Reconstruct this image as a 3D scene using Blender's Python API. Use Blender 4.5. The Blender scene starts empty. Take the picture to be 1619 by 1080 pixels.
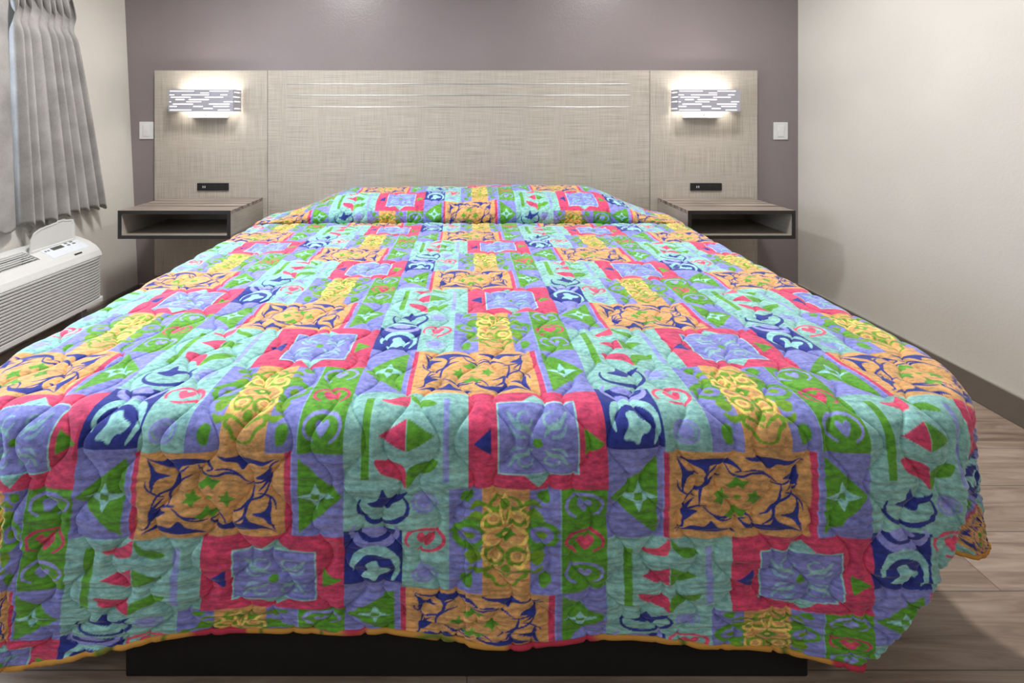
import bpy, bmesh, math, random
import numpy as np
from mathutils import Vector

C = bpy.context.scene.collection
SC = bpy.context.scene
rng = np.random.default_rng(7)

# ------------------------------------------------------------------ camera
cam_d = bpy.data.cameras.new('camera')
cam = bpy.data.objects.new('camera', cam_d)
C.objects.link(cam)
EYE = 1.085
FPX = 737.0
cam.location = (0, 0, EYE)
cam.rotation_euler = (math.pi / 2, 0, 0)
cam_d.sensor_width = 36.0
cam_d.lens = FPX / 1619 * 36.0
cam_d.shift_x = (809.5 - 738) / 1619
cam_d.shift_y = -(540 - 183) / 1619
cam_d.clip_start = 0.01
SC.camera = cam

# ------------------------------------------------------------------ world, exposure
SC.view_settings.view_transform = 'Standard'
SC.view_settings.look = 'None'
SC.view_settings.gamma = 1.0
SC.view_settings.use_curve_mapping = False
SC.view_settings.exposure = 0.08
W = bpy.data.worlds.new('world')
SC.world = W
W.use_nodes = True
bg = W.node_tree.nodes['Background']
bg.inputs['Color'].default_value = (0.62, 0.78, 1.0, 1)
bg.inputs['Strength'].default_value = 1.2

CEIL = 2.25
CEILING_WATTS = 22.5
WINDOW_WATTS = 55.0
FILL_WATTS = 9.0
SCONCE_WATTS = 0.75


def area(name, loc, rot, sx, sy, watts, col, parent=None):
    d = bpy.data.lights.new(name, 'AREA')
    d.shape = 'RECTANGLE'
    d.size, d.size_y, d.energy, d.color = sx, sy, watts, col
    o = bpy.data.objects.new(name, d)
    C.objects.link(o)
    o.location = loc
    o.rotation_euler = rot
    if parent:
        o.parent = parent
        o.location = Vector(loc) - parent.location
    return o


# daylight outside the window in the left wall
area('daylight', (-2.16, 1.05, 1.25), (0, -math.pi / 2, 0), 1.1, 1.8, WINDOW_WATTS, (0.72, 0.84, 1.0))


# ------------------------------------------------------------------ material helpers
def lin(r, g, b):
    f = lambda c: (c / 255 / 12.92) if c / 255 <= 0.04045 else ((c / 255 + 0.055) / 1.055) ** 2.4
    return (f(r), f(g), f(b), 1)


class NT:
    def __init__(s, name, rough=0.5, metal=0.0, spec=0.5):
        s.m = bpy.data.materials.new(name)
        s.m.use_nodes = True
        s.t = s.m.node_tree
        s.b = s.t.nodes['Principled BSDF']
        s.b.inputs['Roughness'].default_value = rough
        s.b.inputs['Metallic'].default_value = metal
        s.b.inputs['Specular IOR Level'].default_value = spec

    def n(s, kind, **kw):
        x = s.t.nodes.new(kind)
        for k, v in kw.items():
            setattr(x, k, v)
        return x

    def l(s, a, b):
        s.t.links.new(a, b)

    def coords(s, scale=(1, 1, 1), kind='Object', rot=(0, 0, 0)):
        tc = s.n('ShaderNodeTexCoord')
        mp = s.n('ShaderNodeMapping')
        mp.inputs['Scale'].default_value = scale
        mp.inputs['Rotation'].default_value = rot
        s.l(tc.outputs[kind], mp.inputs['Vector'])
        return mp.outputs['Vector']

    def noise(s, vec, scale=5, detail=3, rough=0.5, dist=0.0):
        x = s.n('ShaderNodeTexNoise')
        x.inputs['Scale'].default_value = scale
        x.inputs['Detail'].default_value = detail
        x.inputs['Roughness'].default_value = rough
        x.inputs['Distortion'].default_value = dist
        s.l(vec, x.inputs['Vector'])
        return x.outputs['Fac']

    def ramp(s, fac, stops):
        r = s.n('ShaderNodeValToRGB')
        e = r.color_ramp.elements
        while len(e) < len(stops):
            e.new(0.5)
        for el, (p, c) in zip(e, stops):
            el.position = p
            el.color = c
        s.l(fac, r.inputs['Fac'])
        return r.outputs['Color']

    def bump(s, h, strength=0.2, dist=0.002):
        b = s.n('ShaderNodeBump')
        b.inputs['Strength'].default_value = strength
        b.inputs['Distance'].default_value = dist
        s.l(h, b.inputs['Height'])
        s.l(b.outputs['Normal'], s.b.inputs['Normal'])

    def color(s, c):
        if isinstance(c, tuple):
            s.b.inputs['Base Color'].default_value = c
        else:
            s.l(c, s.b.inputs['Base Color'])


def plain(name, rgb, rough=0.5, metal=0.0, var=0.04, scale=30, bumpy=0.0, spec=0.5):
    k = NT(name, rough, metal, spec)
    c = lin(*rgb)
    lo = tuple(x * (1 - var) for x in c[:3]) + (1,)
    hi = tuple(min(1, x * (1 + var)) for x in c[:3]) + (1,)
    f = k.noise(k.coords(), scale, 3)
    k.color(k.ramp(f, [(0.3, lo), (0.7, hi)]))
    if bumpy:
        k.bump(f, bumpy, 0.002)
    return k.m


def wall_paint(name, rgb, rough, bump=0.25):
    k = NT(name, rough, 0, 0.45)
    c = lin(*rgb)
    v = k.coords()
    f = k.noise(v, 3, 2)
    k.color(k.ramp(f, [(0.3, tuple(x * .97 for x in c[:3]) + (1,)), (0.7, tuple(x * 1.03 for x in c[:3]) + (1,))]))
    a = k.noise(v, 95, 2, 0.55)
    k.bump(a, bump, 0.003)
    return k.m


def emissive(name, rgb, strength):
    k = NT(name)
    k.b.inputs['Base Color'].default_value = lin(*rgb)
    k.b.inputs['Emission Color'].default_value = lin(*rgb)
    k.b.inputs['Emission Strength'].default_value = strength
    return k.m


def linen(name, axis):
    k = NT(name, 0.5, 0, 0.35)
    if axis == 'x':     # threads running along X
        a = k.noise(k.coords((5, 3, 420)), 1, 2)
        b = k.noise(k.coords((240, 20, 9)), 1, 2)
    else:
        a = k.noise(k.coords((420, 3, 5)), 1, 2)
        b = k.noise(k.coords((9, 20, 240)), 1, 2)
    mx = k.n('ShaderNodeMath', operation='MULTIPLY_ADD')
    k.l(b, mx.inputs[0])
    mx.inputs[1].default_value = 0.4
    k.l(a, mx.inputs[2])
    k.color(k.ramp(mx.outputs[0], [(0.38, lin(148, 140, 128)), (0.7, lin(180, 172, 161)), (1.0, lin(200, 193, 182))]))
    k.bump(mx.outputs[0], 0.1, 0.001)
    return k.m


def striped_laminate(name):
    k = NT(name, 0.38, 0, 0.5)
    a = k.noise(k.coords((1.0, 36, 36)), 1, 3, 0.6)
    b = k.noise(k.coords((6, 240, 240)), 1, 2)
    mx = k.n('ShaderNodeMath', operation='MULTIPLY_ADD')
    k.l(b, mx.inputs[0])
    mx.inputs[1].default_value = 0.3
    k.l(a, mx.inputs[2])
    k.color(k.ramp(mx.outputs[0], [(0.40, lin(80, 70, 66)), (0.6, lin(120, 107, 100)), (0.76, lin(172, 160, 150))]))
    return k.m


def floor_planks():
    k = NT('floor_planks', 0.42, 0, 0.4)
    v = k.coords()
    br = k.n('ShaderNodeTexBrick')
    br.offset = 0.37
    br.inputs['Scale'].default_value = 1.0
    br.inputs['Brick Width'].default_value = 1.22
    br.inputs['Row Height'].default_value = 0.152
    br.inputs['Mortar Size'].default_value = 0.0012
    br.inputs['Mortar Smooth'].default_value = 0.3
    br.inputs['Color1'].default_value = (0.1, 0.1, 0.1, 1)
    br.inputs['Color2'].default_value = (0.9, 0.9, 0.9, 1)
    br.inputs['Mortar'].default_value = (0.4, 0.4, 0.4, 1)
    k.l(v, br.inputs['Vector'])
    # grain, shifted per plank
    tc = k.n('ShaderNodeTexCoord')
    mul = k.n('ShaderNodeVectorMath', operation='MULTIPLY_ADD')
    k.l(br.outputs['Color'], mul.inputs[0])
    mul.inputs[1].default_value = (7, 3, 0)
    k.l(tc.outputs['Object'], mul.inputs[2])
    mp = k.n('ShaderNodeMapping')
    mp.inputs['Scale'].default_value = (2.2, 26, 1)
    k.l(mul.outputs[0], mp.inputs['Vector'])
    g = k.noise(mp.outputs['Vector'], 1.3, 5, 0.62, 0.9)
    col = k.ramp(g, [(0.3, lin(128, 110, 97)), (0.5, lin(168, 148, 132)), (0.72, lin(193, 176, 160))])
    mix = k.n('ShaderNodeMix', data_type='RGBA', blend_type='MULTIPLY')
    mix.inputs['Factor'].default_value = 1
    k.l(col, mix.inputs[6])
    tone = k.ramp(br.outputs['Color'], [(0.0, (0.80, 0.79, 0.78, 1)), (1.0, (1, 1, 1, 1))])
    k.l(tone, mix.inputs[7])
    mo = k.n('ShaderNodeMix', data_type='RGBA')
    k.l(br.outputs['Fac'], mo.inputs['Factor'])
    k.l(mix.outputs[2], mo.inputs[6])
    mo.inputs[7].default_value = lin(98, 84, 74)
    k.color(mo.outputs[2])
    k.bump(g, 0.08, 0.001)
    return k.m


M = {}
M['accent'] = wall_paint('accent_wall_paint', (138, 128, 129), 0.33, 0.22)
M['beige'] = wall_paint('beige_wall_paint', (216, 212, 204), 0.55, 0.25)
M['ceil'] = wall_paint('ceiling_paint', (232, 231, 227), 0.8)
M['floor'] = floor_planks()
M['base'] = plain('baseboard_vinyl', (114, 106, 98), 0.5)
M['caulk'] = plain('caulk', (172, 167, 158), 0.6)
M['linen_h'] = linen('linen_laminate_horizontal', 'x')
M['linen_v'] = linen('linen_laminate_vertical', 'z')
M['steel'] = plain('brushed_steel', (190, 192, 194), 0.40, 1.0)
M['lam_top'] = striped_laminate('striped_laminate')
M['lam_in'] = plain('inner_laminate', (150, 142, 130), 0.5, var=0.08, scale=12)
M['edge'] = plain('dark_edge_band', (34, 31, 30), 0.45)
M['white'] = plain('white_plastic', (226, 227, 226), 0.38)
M['ac'] = plain('air_conditioner_plastic', (222, 222, 220), 0.42, var=0.02)
M['ac_panel'] = plain('control_panel_plastic', (226, 231, 238), 0.4, var=0.02)
M['black'] = plain('black_plastic', (24, 25, 28), 0.4)
M['vent_dark'] = plain('dark_recess', (30, 30, 30), 0.7)
M['grey_metal'] = plain('grey_metal', (140, 140, 142), 0.45, 0.6)
M['shade'] = plain('painted_shade_metal', (168, 167, 178), 0.45, 0.0)
M['bright'] = plain('white_painted_metal', (235, 235, 233), 0.4)
M['bed_base'] = plain('black_bed_base', (26, 25, 25), 0.8)
M['mattress'] = plain('mattress_ticking', (220, 218, 212), 0.9)
M['frame'] = plain('window_frame_white', (225, 227, 228), 0.45)


def glow_mat():
    return emissive('lit_diffuser', (255, 252, 246), 1.5)


M['glow'] = glow_mat()
M['ceil_glow'] = emissive('ceiling_diffuser', (255, 250, 242), 4.0)
M['lcd'] = plain('lcd_screen', (60, 66, 50), 0.2)


def fabric_curtain():
    k = NT('curtain_fabric', 0.9, 0, 0.1)
    a = k.noise(k.coords((700, 700, 90)), 1, 2)
    b = k.noise(k.coords(), 9, 3)
    mx = k.n('ShaderNodeMath', operation='MULTIPLY_ADD')
    k.l(a, mx.inputs[0])
    mx.inputs[1].default_value = 0.5
    k.l(b, mx.inputs[2])
    k.color(k.ramp(mx.outputs[0], [(0.4, lin(138, 135, 134)), (0.95, lin(178, 175, 172))]))
    k.b.inputs['Sheen Weight'].default_value = 0.15
    k.bump(a, 0.15, 0.001)
    return k.m


M['curtain'] = fabric_curtain()


def glass_mat():
    k = NT('window_pane_glass', 0.05)
    tr = k.n('ShaderNodeBsdfTransparent')
    gl = k.n('ShaderNodeBsdfGlossy')
    gl.inputs['Roughness'].default_value = 0.03
    mx = k.n('ShaderNodeMixShader')
    mx.inputs[0].default_value = 0.06
    k.l(tr.outputs[0], mx.inputs[1])
    k.l(gl.outputs[0], mx.inputs[2])
    k.l(mx.outputs[0], k.t.nodes['Material Output'].inputs['Surface'])
    return k.m


M['glass'] = glass_mat()


def print_mat():
    """dyed cotton: the printed colour attribute, mottled like batik"""
    k = NT('printed_cotton', 0.75, 0, 0.22)
    at = k.n('ShaderNodeAttribute', attribute_name='print')
    uv = k.n('ShaderNodeAttribute', attribute_name='cloth')
    mp = k.n('ShaderNodeMapping')
    mp.inputs['Scale'].default_value = (70, 120, 1)
    k.l(uv.outputs['Vector'], mp.inputs['Vector'])
    f = k.noise(mp.outputs['Vector'], 1, 3, 0.65)
    mp2 = k.n('ShaderNodeMapping')
    mp2.inputs['Scale'].default_value = (16, 22, 1)
    k.l(uv.outputs['Vector'], mp2.inputs['Vector'])
    g = k.noise(mp2.outputs['Vector'], 1, 2, 0.5)
    mx = k.n('ShaderNodeMath', operation='MULTIPLY_ADD')
    k.l(g, mx.inputs[0])
    mx.inputs[1].default_value = 0.45
    k.l(f, mx.inputs[2])
    tone = k.ramp(mx.outputs[0], [(0.45, (0.50, 0.55, 0.62, 1)), (0.70, (1.0, 1.0, 1.0, 1)), (0.95, (1.55, 1.45, 1.38, 1))])
    mul = k.n('ShaderNodeMix', data_type='RGBA', blend_type='MULTIPLY')
    mul.inputs['Factor'].default_value = 1.0
    k.l(at.outputs['Color'], mul.inputs[6])
    k.l(tone, mul.inputs[7])
    k.color(mul.outputs[2])
    k.b.inputs['Sheen Weight'].default_value = 0.3
    k.b.inputs['Sheen Roughness'].default_value = 0.4
    return k.m


M['print'] = print_mat()


def binding_mat():
    k = NT('binding_cotton', 0.8, 0, 0.2)
    f = k.noise(k.coords((7, 7, 7)), 1, 1)
    k.color(k.ramp(f, [(0.40, lin(190, 60, 80)), (0.44, lin(205, 150, 70)), (0.56, lin(205, 150, 70)), (0.6, lin(90, 120, 50)), (0.63, lin(205, 150, 70))]))
    return k.m


M['binding'] = binding_mat()


# ------------------------------------------------------------------ object helpers
def thing(name, label, cat, loc, group=None):
    o = bpy.data.objects.new(name, None)
    o.empty_display_size = 0.1
    C.objects.link(o)
    o.location = loc
    o['label'] = label
    o['category'] = cat
    if group:
        o['group'] = group
    return o


def world_loc(o):
    v = Vector((0, 0, 0))
    while o:
        v += o.location
        o = o.parent
    return v


def finish(name, me, mat, parent=None, smooth=False, label=None):
    o = bpy.data.objects.new(name, me)
    C.objects.link(o)
    if mat:
        me.materials.append(mat)
    if parent:
        off = world_loc(parent)
        me.transform(__import__('mathutils').Matrix.Translation(-off))
        o.parent = parent
    if smooth:
        me.polygons.foreach_set('use_smooth', [True] * len(me.polygons))
    if label:
        o['label'] = label
    return o


def obj(name, bm, mat, parent=None, smooth=False, label=None):
    me = bpy.data.meshes.new(name)
    bmesh.ops.recalc_face_normals(bm, faces=bm.faces)
    bm.to_mesh(me)
    bm.free()
    return finish(name, me, mat, parent, smooth, label)


def struct(name, bm, mat, parent=None, smooth=False):
    o = obj(name, bm, mat, parent, smooth)
    if not parent:
        o['kind'] = 'structure'
    return o


def box(bm, x0, x1, y0, y1, z0, z1, bevel=0.0, seg=2):
    r = bmesh.ops.create_cube(bm, size=1)
    vs = r['verts']
    for v in vs:
        v.co.x = (x0 + x1) / 2 + v.co.x * (x1 - x0)
        v.co.y = (y0 + y1) / 2 + v.co.y * (y1 - y0)
        v.co.z = (z0 + z1) / 2 + v.co.z * (z1 - z0)
    if bevel:
        es = list({e for v in vs for e in v.link_edges})
        bmesh.ops.bevel(bm, geom=es, offset=bevel, segments=seg, affect='EDGES', profile=0.5)
    return bm


def boxbm(*a, **k):
    return box(bmesh.new(), *a, **k)


def cyl(bm, p0, p1, r, n=16):
    p0, p1 = Vector(p0), Vector(p1)
    d = p1 - p0
    res = bmesh.ops.create_cone(bm, cap_ends=True, segments=n, radius1=r, radius2=r, depth=d.length)
    q = d.to_track_quat('Z', 'Y')
    for v in res['verts']:
        v.co = q @ v.co + (p0 + p1) / 2
    return bm


def extrude_profile(prof, y0, y1, closed=True):
    """prof: list of (x, z); extruded along Y"""
    bm = bmesh.new()
    a = [bm.verts.new((x, y0, z)) for x, z in prof]
    b = [bm.verts.new((x, y1, z)) for x, z in prof]
    n = len(prof)
    for i in range(n if closed else n - 1):
        j = (i + 1) % n
        bm.faces.new((a[i], a[j], b[j], b[i]))
    if closed:
        bm.faces.new(a[::-1])
        bm.faces.new(b)
    return bm


def quad_slab(p, n, th):
    """solid from four corner points p (list of Vector), thickness th along n"""
    bm = bmesh.new()
    n = Vector(n).normalized() * th
    a = [bm.verts.new(Vector(q)) for q in p]
    b = [bm.verts.new(Vector(q) + n) for q in p]
    k = len(p)
    bm.faces.new(a)
    bm.faces.new(b[::-1])
    for i in range(k):
        j = (i + 1) % k
        bm.faces.new((a[j], a[i], b[i], b[j]))
    return bm


# ------------------------------------------------------------------ the room
D = 2.73          # headboard wall
FRONT = -3.2      # wall behind the viewer
XR = 1.94
wallx = lambda z: -1.921 - 0.0468 * z

struct('floor', boxbm(-2.2, XR + 0.12, FRONT - 0.1, D + 0.1, -0.1, 0), M['floor'])
struct('ceiling', boxbm(-2.2, XR + 0.12, FRONT - 0.1, D + 0.1, CEIL, CEIL + 0.1), M['ceil'])
struct('wall_back', boxbm(-2.2, XR + 0.12, D, D + 0.1, 0, CEIL), M['accent'])
struct('wall_front', boxbm(-2.2, XR + 0.12, FRONT - 0.1, FRONT, 0, CEIL), M['beige'])
struct('wall_right', boxbm(XR, XR + 0.1, FRONT, D, 0, CEIL), M['beige'])
# left wall, slightly out of plumb, with the window opening
WY0, WY1, WZ0, WZ1 = 0.15, 1.9, 0.70, 1.72
bm = bmesh.new()


def lw(y0, y1, z0, z1):
    pts = [(y0, z0), (y1, z0), (y1, z1), (y0, z1)]
    f = [bm.verts.new((wallx(z), y, z)) for y, z in pts]
    b = [bm.verts.new((wallx(z) - 0.1, y, z)) for y, z in pts]
    bm.faces.new(f)
    bm.faces.new(b[::-1])
    for i in range(4):
        j = (i + 1) % 4
        bm.faces.new((f[j], f[i], b[i], b[j]))


lw(FRONT, WY0, 0, CEIL)
lw(WY1, D, 0, CEIL)
lw(WY0, WY1, 0, WZ0)
lw(WY0, WY1, WZ1, CEIL)
bmesh.ops.remove_doubles(bm, verts=bm.verts, dist=1e-5)
struct('wall_left', bm, M['beige'])

# window frame with pane
wf = bmesh.new()
xw = wallx(1.2) - 0.06
for (a, b, c, d) in ((WY0, WY1, WZ0, WZ0 + .05), (WY0, WY1, WZ1 - .05, WZ1), (WY0, WY0 + .05, WZ0, WZ1), (WY1 - .05, WY1, WZ0, WZ1), (1.05, 1.10, WZ0, WZ1)):
    box(wf, xw - .02, xw + .02, a, b, c, d, 0.004)
w1 = struct('window_1', wf, M['frame'])
pn = obj('pane', boxbm(xw - .003, xw + .003, WY0 + .03, WY1 - .03, WZ0 + .03, WZ1 - .03), M['glass'], None)
pn.parent = w1

# baseboards with a thin caulk line on top
BH = 0.1
b = struct('baseboard_right', boxbm(XR - .012, XR, FRONT, D, 0, BH, bevel=.003), M['base'])
o = obj('caulk_line', boxbm(XR - .0125, XR, FRONT, D - .013, BH, BH + .005), M['caulk']); o.parent = b
b = struct('baseboard_back', boxbm(-1.91, XR - .012, D - .012, D, 0, BH, bevel=.003), M['base'])
o = obj('caulk_line', boxbm(-1.91, XR - .0125, D - .012, D, BH, BH + .004), M['caulk']); o.parent = b
struct('baseboard_left', boxbm(-1.935, -1.909, FRONT, D, 0, BH, bevel=.003), M['base'])
struct('baseboard_front', boxbm(-1.91, XR - .012, FRONT, FRONT + .012, 0, BH, bevel=.003), M['base'])

# ceiling lamps (above the picture); the foot one is added as room fill
for nm, cx, cy, watts in (('head of the bed, window side', -0.92, 1.7, CEILING_WATTS * 1.2), ('head of the bed, far side', 1.02, 1.8, CEILING_WATTS * .85), ('foot of the bed, an unseen lamp added as fill', 0.1, -0.9, FILL_WATTS)):
    t = thing('ceiling_light', 'round white flush ceiling light above the ' + nm, 'ceiling light', (cx, cy, CEIL))
    k = bmesh.new(); cyl(k, (cx, cy, CEIL - .03), (cx, cy, CEIL), 0.17, 40)
    obj('rim', k, M['white'], t)
    k = bmesh.new(); cyl(k, (cx, cy, CEIL - .045), (cx, cy, CEIL - .03), 0.155, 40)
    obj('diffuser', k, M['ceil_glow'], t)
    L = bpy.data.lights.new('bulb', 'AREA'); L.shape = 'DISK'; L.size = 0.3; L.energy = watts; L.color = (1.0, 0.985, 0.965); L.spread = 2.85
    lo = bpy.data.objects.new('bulb', L); C.objects.link(lo); lo.parent = t; lo.location = (0, 0, -0.05)

# ------------------------------------------------------------------ headboard
HF = D - 0.035     # front face
hb = thing('headboard', 'wide pale linen-look headboard panel fixed to the dark wall behind the bed', 'headboard', (-0.06, D - .02, 0.12))
HX0, HJ0, HJ1, HX1, HTOP, HBOT = -1.806, -1.152, 1.058, 1.681, 1.347, 0.16
obj('side_panel', boxbm(HX0, HJ0 - .0012, HF, D - .0005, HBOT, HTOP, bevel=.0015), M['linen_v'], hb)
obj('center_panel', boxbm(HJ0 + .0012, HJ1 - .0012, HF, D - .0005, HBOT, HTOP, bevel=.0015), M['linen_h'], hb)
obj('side_panel', boxbm(HJ1 + .0012, HX1, HF, D - .0005, HBOT, HTOP, bevel=.0015), M['linen_v'], hb)
for z in (1.269, 1.203, 1.136):
    k = bmesh.new()
    cyl(k, (-1.042, HF - .0005, z), (0.945, HF - .0005, z), 0.0017, 8)
    obj('inlay_strip', k, M['steel'], hb, label='thin polished metal strip')


# ------------------------------------------------------------------ nightstands
def nightstand(x0, x1, label):
    y0, y1, z0, z1 = 2.322, HF - .003, 0.471, 0.612
    t = thing('nightstand', label, 'nightstand', ((x0 + x1) / 2, (y0 + y1) / 2, z0), 'floating nightstands beside the bed')
    th = .018
    obj('top', boxbm(x0, x1, y0 + .004, y1, z1 - th, z1, bevel=.0012), M['lam_top'], t, label='dark streaked wood-look top')
    obj('bottom_panel', boxbm(x0, x1, y0 + .004, y1, z0, z0 + th, bevel=.0012), M['lam_in'], t)
    for a in (x0, x1 - th):
        obj('side_panel', boxbm(a, a + th, y0 + .004, y1, z0 + th, z1 - th), M['linen_v'], t)
    obj('back_panel', boxbm(x0 + th, x1 - th, y1 - .012, y1, z0 + th, z1 - th), M['lam_in'], t)
    k = bmesh.new()
    e = .0165
    # one mitred frame of edge banding
    o4 = [(x0, z0), (x1, z0), (x1, z1), (x0, z1)]
    i4 = [(x0 + e, z0 + e), (x1 - e, z0 + e), (x1 - e, z1 - e), (x0 + e, z1 - e)]
    V = {}
    for nm, ps in (('o', o4), ('i', i4)):
        for s, yy in (('f', y0), ('b', y0 + .004)):
            V[nm + s] = [k.verts.new((x, yy, z)) for x, z in ps]
    for i in range(4):
        j = (i + 1) % 4
        k.faces.new((V['of'][i], V['of'][j], V['if'][j], V['if'][i]))
        k.faces.new((V['ob'][j], V['ob'][i], V['ib'][i], V['ib'][j]))
        k.faces.new((V['of'][j], V['of'][i], V['ob'][i], V['ob'][j]))
        k.faces.new((V['if'][i], V['if'][j], V['ib'][j], V['ib'][i]))
    obj('edge_band', k, M['edge'], t, label='black front edge')
    return t


nightstand(-1.739, -1.178, 'floating open box nightstand on the window side of the bed, next to the air conditioner')
nightstand(1.103, 1.638, 'floating open box nightstand beside the bare beige wall')


# ------------------------------------------------------------------ power strips and switches
def power_strip(xc, zc, label):
    w, h = .181, .043
    y = HF
    t = thing('power_outlet', label, 'power outlet', (xc, y, zc - h / 2), 'power outlets in the headboard')
    obj('faceplate', boxbm(xc - w / 2, xc + w / 2, y - .008, y, zc - h / 2, zc + h / 2, bevel=.002), M['black'], t)
    for dx in (-.055, -.044):
        obj('usb_port', boxbm(xc + dx - .0018, xc + dx + .0018, y - .0095, y - .007, zc - .006, zc + .006), M['white'], t, label='pale usb slot')
    for dx in (.018, .052):
        k = boxbm(xc + dx - .013, xc + dx + .013, y - .0095, y - .007, zc - .010, zc + .010, bevel=.0015)
        s = obj('socket', k, M['edge'], t)
        q = bmesh.new()
        for a in (-.006, .006):
            box(q, xc + dx + a - .001, xc + dx + a + .001, y - .0102, y - .009, zc - .002, zc + .006)
        cyl(q, (xc + dx, y - .0102, zc - .006), (xc + dx, y - .009, zc - .006), .002, 10)
        obj('slots', q, M['vent_dark'], s)


power_strip((338 - 738) / 273 * 1.0, 1.085 - (295 - 183) / 273, 'black power strip set in the headboard above the nightstand by the window')
power_strip((1115 - 738) / 273, 1.085 - (295 - 183) / 273, 'black power strip set in the headboard above the nightstand by the bare wall')


def switch(xc, zc, label):
    t = thing('light_switch', label, 'light switch', (xc, D, zc - .05), 'light switches on the dark wall')
    obj('wall_plate', boxbm(xc - .042, xc + .042, D - .007, D, zc - .051, zc + .051, bevel=.003), M['white'], t)
    k = bmesh.new()
    box(k, xc - .0185, xc + .0185, D - .0095, D - .006, zc - .035, zc + .035, .001)
    r = obj('rocker', k, M['white'], t)
    q = quad_slab([(xc - .0155, D - .0095, zc - .031), (xc + .0155, D - .0095, zc - .031), (xc + .0155, D - .0095, zc + .031), (xc - .0155, D - .0095, zc + .031)], (0, -1, 0), .001)
    for v in q.verts:
        if v.co.y < D - .010:
            v.co.y -= .004 * (v.co.z > zc)
    obj('paddle', q, M['bright'], r)


switch((232.5 - 738) / 270, .999, 'white rocker light switch between the curtain wall and the headboard')
switch((1233.5 - 738) / 270, .996, 'white rocker light switch between the headboard and the bare beige wall')

# ------------------------------------------------------------------ wall lamps
SLOTS = [  # (row height from the top, start, end) as shares of the front plate
    (.075, .02, .40), (.075, .63, .93),
    (.155, .49, .63),
    (.245, .00, .095), (.245, .205, .63), (.245, .80, .91),
    (.35, .035, .35), (.35, .56, .85),
    (.455, .105, .255), (.455, .31, .63),
    (.555, .00, .045), (.555, .275, .51), (.555, .85, 1.0),
    (.66, .065, .385), (.66, .62, .95),
    (.765, .00, .135), (.765, .38, .535), (.765, .69, .94),
    (.86, .535, .69),
    (.925, .015, .36), (.925, .76, .95)]
SIDE = [(.12, .1, .95), (.335, .0, .95), (.54, .1, .95), (.86, .1, .95)]


def slotted_plate(P, slots, hh=.0225, seg=5):
    """plate with rounded slots cut through; P(u, v, w): u across 0..1, v down 0..1, w depth 0/1"""
    rows = sorted({s[0] for s in slots})
    bm = bmesh.new()

    def cell(us_top, us_bot, v0, v1):
        (a, b), (c, d) = us_top, us_bot
        if b - a < 1e-5 and d - c < 1e-5:
            return
        q = [(a, v0), (b, v0), (d, v1), (c, v1)]
        f = [bm.verts.new(P(u, v, 0)) for u, v in q]
        k = [bm.verts.new(P(u, v, 1)) for u, v in q]
        bm.faces.new(f)
        bm.faces.new(k[::-1])
        for i in range(4):
            j = (i + 1) % 4
            bm.faces.new((f[j], f[i], k[i], k[j]))

    prev = 0.0
    for r in rows:
        cell((0, 1), (0, 1), prev, r - hh)
        ss = sorted((s[1], s[2]) for s in slots if s[0] == r)
        for i in range(seg):
            t0, t1 = -1 + 2 * i / seg, -1 + 2 * (i + 1) / seg
            e0, e1 = (1 - math.sqrt(max(0, 1 - t0 * t0))) * .011, (1 - math.sqrt(max(0, 1 - t1 * t1))) * .011
            edges0, edges1 = [0.0], [0.0]
            for a, b in ss:
                edges0 += [a + e0, b - e0]
                edges1 += [a + e1, b - e1]
            edges0.append(1.0); edges1.append(1.0)
            for m in range(0, len(edges0), 2):
                cell((edges0[m], edges0[m + 1]), (edges1[m], edges1[m + 1]), r + t0 * hh, r + t1 * hh)
        prev = r + hh
    cell((0, 1), (0, 1), prev, 1)
    return bm


def sconce(x0, x1, label):
    """x0..x1: front plate"""
    yf, zt, zb = 2.592, 1.085 + 41.5 / 284, 1.085 + 6.5 / 284
    xc = (x0 + x1) / 2
    t = thing('wall_lamp', label, 'wall lamp', (xc, HF, zb - .03), 'lit wall lamps on the headboard')
    th = .0025
    w, h = x1 - x0, zt - zb
    fr = slotted_plate(lambda u, v, d: (x0 + u * w, yf + d * th, zt - v * h), SLOTS)
    obj('shade_front', fr, M['shade'], t, label='grey metal plate cut with rows of glowing slots')
    dep = HF - .012 - yf
    for sgn, xe in ((-1, x0), (1, x1)):
        sd = slotted_plate(lambda u, v, d, xe=xe, sgn=sgn: (xe - sgn * d * th, yf + th + u * dep, zt - v * h), SIDE)
        obj('shade_side', sd, M['shade'], t)
    # white glowing diffuser just inside the slots
    k = boxbm(x0 + .006, x1 - .006, yf + .006, yf + .012, zb + .004, zt - .004, bevel=.001)
    obj('diffuser', k, M['glow'], t)
    k = bmesh.new()
    for xe in (x0 + .005, x1 - .010):
        box(k, xe, xe + .005, yf + .014, HF - .02, zb + .004, zt - .004)
    for xe, nm in ((x0 + .005, 0), (x1 - .010, 1)):
        obj('side_diffuser', boxbm(xe, xe + .005, yf + .014, HF - .02, zb + .004, zt - .004), M['glow'], t)
    k.free()
    # wall canopy hanging below the shade
    cz0 = zb - .036
    k = bmesh.new()
    box(k, xc - .104, xc + .104, HF - .045, HF, cz0, zb + .03, .003)
    can = obj('canopy', k, M['bright'], t)
    k = bmesh.new()
    cyl(k, (xc - .002, HF - .051, zb - .018), (xc - .002, HF - .045, zb - .018), .0045, 14)
    obj('thumb_screw', k, M['steel'], can)
    # the lamp's own tubes: they throw light up and down the headboard
    for rot in (math.pi, 0):
        area('tube', (xc, yf + .055, (zt - .02) if rot else zb + .035), (rot, 0, 0), w * .85, .05, SCONCE_WATTS, (1.0, 0.965, 0.90), t)


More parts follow.
